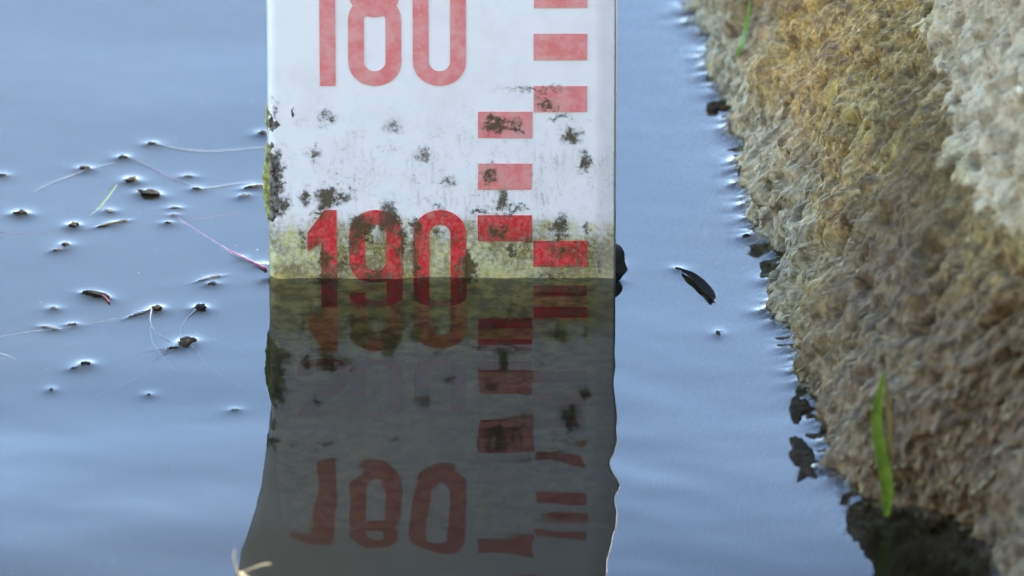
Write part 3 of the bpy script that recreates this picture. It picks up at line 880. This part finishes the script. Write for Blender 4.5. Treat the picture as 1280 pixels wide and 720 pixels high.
tag(lump_o, 'dark rounded lump at the waterline against the clean edge of the gauge board', 'lump')

# ---------------------------------------------------------------- floating bits
def simple_mat(name, c0, c1, scale=500, rough=0.75, bump=0.0006, spec=0.12):
    a = N(name); co = a.coords(); nn = a.noise(co, scale, 4, 0.65)
    a.bsdf(a.mix(a.rng(nn, 0.3, 0.7), c0, c1), rough, a.bump(nn, bump), spec=spec)
    return a.m
BM = {'dark': simple_mat('rotted_dark', (0.005, 0.004, 0.003), (0.020, 0.014, 0.009)),
      'brown': simple_mat('rotted_brown', (0.012, 0.008, 0.004), (0.045, 0.030, 0.013)),
      'tan': simple_mat('husk_tan', (0.014, 0.009, 0.004), (0.11, 0.072, 0.034), 380),
      'grey': simple_mat('film_grey', (0.02, 0.019, 0.018), (0.07, 0.066, 0.06))}
for i, ((px, py, L, Wd, ang, th, key, lab, cat), (x, y, a_, b_, an)) in enumerate(zip(BITS, bit_geo)):
    u = np.linspace(0, 2 * math.pi, 26, endpoint=False); v = np.linspace(0.02, math.pi - 0.02, 12)
    U, Vv = np.meshgrid(u, v)
    dx, dy, dz = np.sin(Vv) * np.cos(U), np.sin(Vv) * np.sin(U), np.cos(Vv)
    r = 1 + 0.55 * fbm(dx * 1.5 + i * 3.7, dy * 1.5, dz * 1.1, 4)
    hh = th * 0.001 * 0.40; a_ *= 0.86; b_ *= 0.80
    lx, ly, lz = dx * r * a_, dy * r * b_ + 0.12 * b_ * np.sin(dx * 3 + i), dz * r * hh + 0.25 * hh * np.cos(dx * 2.2 + i)
    P = np.stack([lx * math.cos(an) - ly * math.sin(an), lx * math.sin(an) + ly * math.cos(an), lz], -1).reshape(-1, 3)
    F = []
    for j in range(11):
        for k in range(26):
            a = j * 26 + k; b2 = j * 26 + (k + 1) % 26
            F.append((a, a + 26, b2 + 26, b2))
    F.append(tuple(range(26))); F.append(tuple(11 * 26 + k for k in range(26))[::-1])
    nm = {'debris': 'floating_fleck', 'bark flake': 'bark_flake', 'sliver': 'floating_sliver', 'seed': 'floating_seed', 'plant scrap': 'plant_scrap'}[cat]
    o = mesh_obj(nm, P, F, BM[key])
    o.location = (x, y, water_z(x, y) + hh * 0.25)
    tag(o, lab, cat, 'bits floating left of the gauge board' if px < 340 else None)

reflection_m = simple_mat('reflection_dark', (0.014, 0.010, 0.006), (0.046, 0.032, 0.019), 300, 0.9, spec=0.03)  # dark tone of the rock reflections, put into solid patches
for k, (poly, lab, th) in enumerate(ROCK_REFLECTIONS):
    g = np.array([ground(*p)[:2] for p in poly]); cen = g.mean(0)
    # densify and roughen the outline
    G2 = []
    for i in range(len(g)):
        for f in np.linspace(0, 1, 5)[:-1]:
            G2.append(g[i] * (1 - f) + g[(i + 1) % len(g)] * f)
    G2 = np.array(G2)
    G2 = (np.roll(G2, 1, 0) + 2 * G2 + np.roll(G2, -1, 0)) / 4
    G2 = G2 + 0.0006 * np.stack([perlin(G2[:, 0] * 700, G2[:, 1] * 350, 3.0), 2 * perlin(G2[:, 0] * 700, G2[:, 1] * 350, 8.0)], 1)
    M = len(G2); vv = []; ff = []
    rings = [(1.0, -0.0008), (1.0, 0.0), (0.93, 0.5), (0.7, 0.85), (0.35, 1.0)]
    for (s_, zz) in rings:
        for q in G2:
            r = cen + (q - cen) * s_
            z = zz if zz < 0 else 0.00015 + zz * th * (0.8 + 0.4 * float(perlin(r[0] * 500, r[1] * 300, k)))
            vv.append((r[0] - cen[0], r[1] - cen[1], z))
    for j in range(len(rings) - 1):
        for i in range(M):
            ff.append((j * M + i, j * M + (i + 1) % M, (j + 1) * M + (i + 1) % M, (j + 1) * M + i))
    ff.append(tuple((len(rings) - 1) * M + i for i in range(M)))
    o = mesh_obj('reflection_patch', vv, ff, reflection_m)
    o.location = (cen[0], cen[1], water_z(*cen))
    tag(o, lab, 'moss scrap', 'dark reflection patches along the rock edge')

def tube(name, pts, radii, mat, parent=None, K=6, sub=4):
    P = np.array([tuple(p) for p in pts], float)
    t0 = np.arange(len(P)); t1 = np.linspace(0, len(P) - 1, (len(P) - 1) * sub + 1)
    Q = np.stack([np.interp(t1, t0, P[:, i]) for i in range(3)], 1)
    for _ in range(3): Q[1:-1] = (Q[:-2] + 2 * Q[1:-1] + Q[2:]) / 4
    Rr = np.interp(t1, np.linspace(0, len(P) - 1, len(radii)), radii)
    T = np.gradient(Q, axis=0); T /= np.linalg.norm(T, axis=1)[:, None]
    A = np.cross(T, (0, 0, 1)); A /= np.linalg.norm(A, axis=1)[:, None] + 1e-12; B = np.cross(T, A)
    vv = []; ff = []
    for q, a, b, r in zip(Q, A, B, Rr):
        for i in range(K):
            an = 2 * math.pi * i / K
            vv.append(q + a * r * math.cos(an) + b * r * math.sin(an))
    for j in range(len(Q) - 1):
        for i in range(K):
            ff.append((j * K + i, j * K + (i + 1) % K, (j + 1) * K + (i + 1) % K, (j + 1) * K + i))
    ff.append(tuple(range(K))[::-1]); ff.append(tuple((len(Q) - 1) * K + i for i in range(K)))
    return mesh_obj(name, vv, ff, mat, parent)
TM = {'white': simple_mat('pale_thread', (0.22, 0.225, 0.21), (0.36, 0.36, 0.34)),
      'pink': simple_mat('pink_thread', (0.17, 0.10, 0.125), (0.26, 0.17, 0.20)),
      'tan': simple_mat('tan_thread', (0.35, 0.30, 0.22), (0.5, 0.45, 0.35))}
def afloat(px, py, dz=0.0):
    g = ground(px, py); return (g.x, g.y, water_z(g.x, g.y) + dz)
for pts, r, key, lab in THREADS:
    P = [afloat(px + random.uniform(-1, 1), py + random.uniform(-0.5, 0.5), 0.00002) for px, py in pts]
    tag(tube('floating_thread', P, [r * 0.0004, r * 0.0008, r * 0.0003], TM[key]), lab, 'thread', 'threads afloat')
for pts, r, lab in ROOTS:
    P = [afloat(px, py, -0.00004) for px, py in pts]
    tag(tube('root_hair', P, [r * 0.001, r * 0.0008, r * 0.0004], TM['white']), lab, 'root', 'root hairs of the floating seeds')
pk = simple_mat('pink_stem', (0.10, 0.03, 0.05), (0.20, 0.075, 0.11))
P = [afloat(px, py, -0.0012 if i < 3 else (-0.0002 if i < 5 else 0.0003)) for i, (px, py) in enumerate([(222, 272), (248, 288), (275, 305), (296, 319), (313, 328), (332, 340)])]
tag(tube('pink_stem', P, [0.0005, 0.0006, 0.0007, 0.0007], pk), 'thin pink stem slanting through the water to the gauge board', 'stem')
gf = simple_mat('green_fragment', (0.05, 0.075, 0.025), (0.09, 0.12, 0.05))
P = [afloat(px, py, -0.0004) for px, py in [(111, 270), (122, 262), (132, 250), (139, 240), (146, 231)]]
tag(tube('grass_fragment', P, [0.0003, 0.0006, 0.0006, 0.0004], gf), 'short green fragment of grass afloat among dark flecks', 'grass blade')
P = [afloat(px, py, 0.0003) for px, py in [(127, 373), (133, 376), (137, 380)]]
pt = bpy.data.objects.get('plant_scrap')
tube('pink_tail', P, [0.0004, 0.0003], pk, None)
tail = bpy.data.objects['pink_tail']; bpy.context.view_layer.update()
tail.parent = pt; tail.matrix_parent_inverse = pt.matrix_world.inverted()

# dark curled leaf
lf = simple_mat('dark_leaf', (0.006, 0.005, 0.004), (0.018, 0.013, 0.010), 400, 0.8, spec=0.05)
cl = [ground(*p) for p in [(852, 341), (860, 345), (869, 351), (878, 359), (886, 368), (892, 377)]]
wid = [0.0004, 0.0020, 0.0034, 0.0040, 0.0037, 0.0018]
vv = []; ff = []
cen = sum(cl, Vector()) / len(cl)
for i, (p, wd) in enumerate(zip(cl, wid)):
    q = cl[min(i + 1, 5)] - cl[max(i - 1, 0)]; nrm = Vector((-q.y, q.x, 0)).normalized()
    for j, f in enumerate((-0.5, -0.25, 0, 0.25, 0.5)):
        z = 0.0012 * (4 * f * f) + 0.0003 * math.sin(i * 1.3)
        v = p + nrm * wd * f - cen
        vv.append((v.x, v.y, z + 0.0003))
for i in range(5):
    for j in range(4): ff.append((i * 5 + j, i * 5 + j + 1, i * 5 + j + 6, i * 5 + j + 5))
leaf = mesh_obj('floating_leaf', vv, ff, lf)
so = leaf.modifiers.new('thick', 'SOLIDIFY'); so.thickness = 0.0003; so.offset = 1
ss = leaf.modifiers.new('sub', 'SUBSURF'); ss.levels = 2; ss.render_levels = 2
leaf.location = (cen.x, cen.y, water_z(cen.x, cen.y))
tag(leaf, 'dark slender curled leaf floating between the board and the rock', 'leaf')

# forked straw in the foreground
st = simple_mat('straw', (0.26, 0.19, 0.09), (0.46, 0.37, 0.22), 300, 0.5)
straw = bpy.data.objects.new('forked_straw', None)
g = ground(299, 722); straw.location = (g.x, g.y, 0)
COL.objects.link(straw); bpy.context.view_layer.update()
tag(straw, 'pale forked bit of straw poking up over the mirrored gauge board', 'straw')
def above(px, py, dy, z):      # a point on the sight line at height z over the surface
    return ground(px, py, z)
b0 = ground(298, 728, 0.0)
zw = water_z(b0.x, b0.y)
tube('knot', [ground(297, 732, zw - 0.002), ground(299, 722, zw + 0.001), ground(302, 716, zw + 0.002)], [0.0009, 0.0011, 0.0008], st, straw)
tube('stalk', [ground(298, 718, zw + 0.0015), ground(294, 708, zw + 0.004), ground(291.5, 698, zw + 0.007), ground(293, 687, zw + 0.0095)], [0.0004, 0.0003, 0.0002], st, straw)
tube('stalk', [ground(300, 717, zw + 0.0015), ground(312, 712, zw + 0.0025), ground(328, 706, zw + 0.004), ground(338, 705, zw + 0.0042)], [0.00025, 0.0003, 0.00045, 0.0003], st, straw)
tube('stalk', [ground(300, 719, zw + 0.0012), ground(308, 722, zw + 0.002), ground(318, 727, zw + 0.003)], [0.0007, 0.0005], st, straw)

# green blades by the rock
def blade(name, pts, wid, mat, parent=None, side=Vector((1, 0, 0))):
    P = [Vector(p) for p in pts]; k = len(P)
    vv = []; ff = []
    for i, (p, wd) in enumerate(zip(P, wid)):
        vv += [p - side * wd / 2, p + Vector((0, 0.3 * wd, 0)), p + side * wd / 2]
    for i in range(k - 1):
        for j in range(2): ff.append((i * 3 + j, i * 3 + j + 1, i * 3 + j + 4, i * 3 + j + 3))
    o = mesh_obj(name, vv, ff, mat, parent)
    so = o.modifiers.new('thick', 'SOLIDIFY'); so.thickness = 0.0003
    ss = o.modifiers.new('sub', 'SUBSURF'); ss.levels = 2; ss.render_levels = 2
    return o
gm = simple_mat('grass_green', (0.08, 0.14, 0.014), (0.17, 0.25, 0.03), 120, 0.45)
ym = simple_mat('grass_yellow', (0.15, 0.115, 0.03), (0.26, 0.20, 0.07), 120, 0.5)
root = ground(1109, 628)
grass = bpy.data.objects.new('grass_tuft', None); grass.location = (root.x, root.y - 0.002, 0)
COL.objects.link(grass); bpy.context.view_layer.update()
tag(grass, 'bright green bent grass blade rising from the water before the rock nose', 'grass')
def bl_pts(lst, dy): 
    out = []
    for (px, py, z) in lst:
        d = ray(px, py); t = (root.y - dy - CAM.y) / d.y
        out.append(CAM + d * t)
    return out
blade('blade', bl_pts([(1108, 648, 0), (1110, 622, 0), (1108, 597, 0), (1102, 570, 0), (1097, 545, 0), (1095, 522, 0), (1098, 500, 0), (1103, 478, 0), (1104, 462, 0)], 0.013),
      [0.0020, 0.0042, 0.0046, 0.0042, 0.0040, 0.0038, 0.0026, 0.0016, 0.0005], gm, grass)
blade('blade', bl_pts([(1112, 640, 0), (1113, 600, 0), (1112, 560, 0), (1111, 530, 0), (1110, 500, 0), (1107, 470, 0)], 0.011),
      [0.001, 0.002, 0.0022, 0.0022, 0.0018, 0.0006], ym, grass)
# thin blade far along the rock
k_s = int(np.argmin(np.abs(CUT[:, 1] - ground(905, 90).y)))
def on_rock(px, py):     # first meeting of the sight line with the finished rock face
    d = np.array(ray(px, py)); C = np.array(CAM); d /= np.linalg.norm(d)
    rel = RV.reshape(-1, 3) - C
    t = rel @ d; dist = np.linalg.norm(rel - t[:, None] * d, axis=1)
    ok = dist < 0.0011
    k = np.where(ok)[0]
    if len(k) == 0: k = [int(np.argmin(dist))]
    k = k[np.argmin(t[k])]
    return Vector(RV.reshape(-1, 3)[k]), Vector(RN.reshape(-1, 3)[k])
pts = []
for p in [(924, 80), (928, 60), (932, 42), (936, 22), (938, 5)]:
    q, nn_ = on_rock(*p); pts.append(q + Vector((-0.001, -0.004, 0.003)))
fb = blade('leaning_grass', pts, [0.0012, 0.0018, 0.0018, 0.0014, 0.0004], gm)
tag(fb, 'thin green grass blade leaning on the far mossy slope of the rock', 'grass')
# sun spot on the dry stone, built as a tiny cream lump
q, nn_ = on_rock(1277, 115)
fk = noise_lump('sun_spot', (0, 0, 0), 0.0016, 0.0010, 0.0020, simple_mat('sun_spot_cream', (0.75, 0.62, 0.42), (0.85, 0.78, 0.65)), 4.0, 0.35, None, 16, 10)
fk.location = q + nn_ * 0.0003
tag(fk, 'tiny cream lump for a sun spot on the pale dry stone', 'sun_spot_cream')

# fine pale dust on the water film, beyond counting
dust_v = []; dust_f = []
for i in range(420):
    px, py = random.uniform(-20, 1000), random.uniform(-10, 730)
    if 325 < px < 785 and py < 740: continue
    if px > 860: continue
    x, y, z = afloat(px, py, 0.00002)
    r = random.uniform(0.00010, 0.00026); a0 = random.uniform(0, 3)
    b0_ = len(dust_v)
    for k in range(5):
        dust_v.append((x + r * math.cos(a0 + k * 1.257) * random.uniform(0.6, 1.3), y + r * 1.6 * math.sin(a0 + k * 1.257), z))
    dust_v.append((x, y, z + r * 0.5))
    for k in range(5): dust_f.append((b0_ + k, b0_ + (k + 1) % 5, b0_ + 5))
dust = mesh_obj('surface_dust', dust_v, dust_f, simple_mat('dust', (0.10, 0.10, 0.09), (0.30, 0.30, 0.28)))
dust['kind'] = 'stuff'
dust['label'] = 'fine pale specks of dust on the water film'
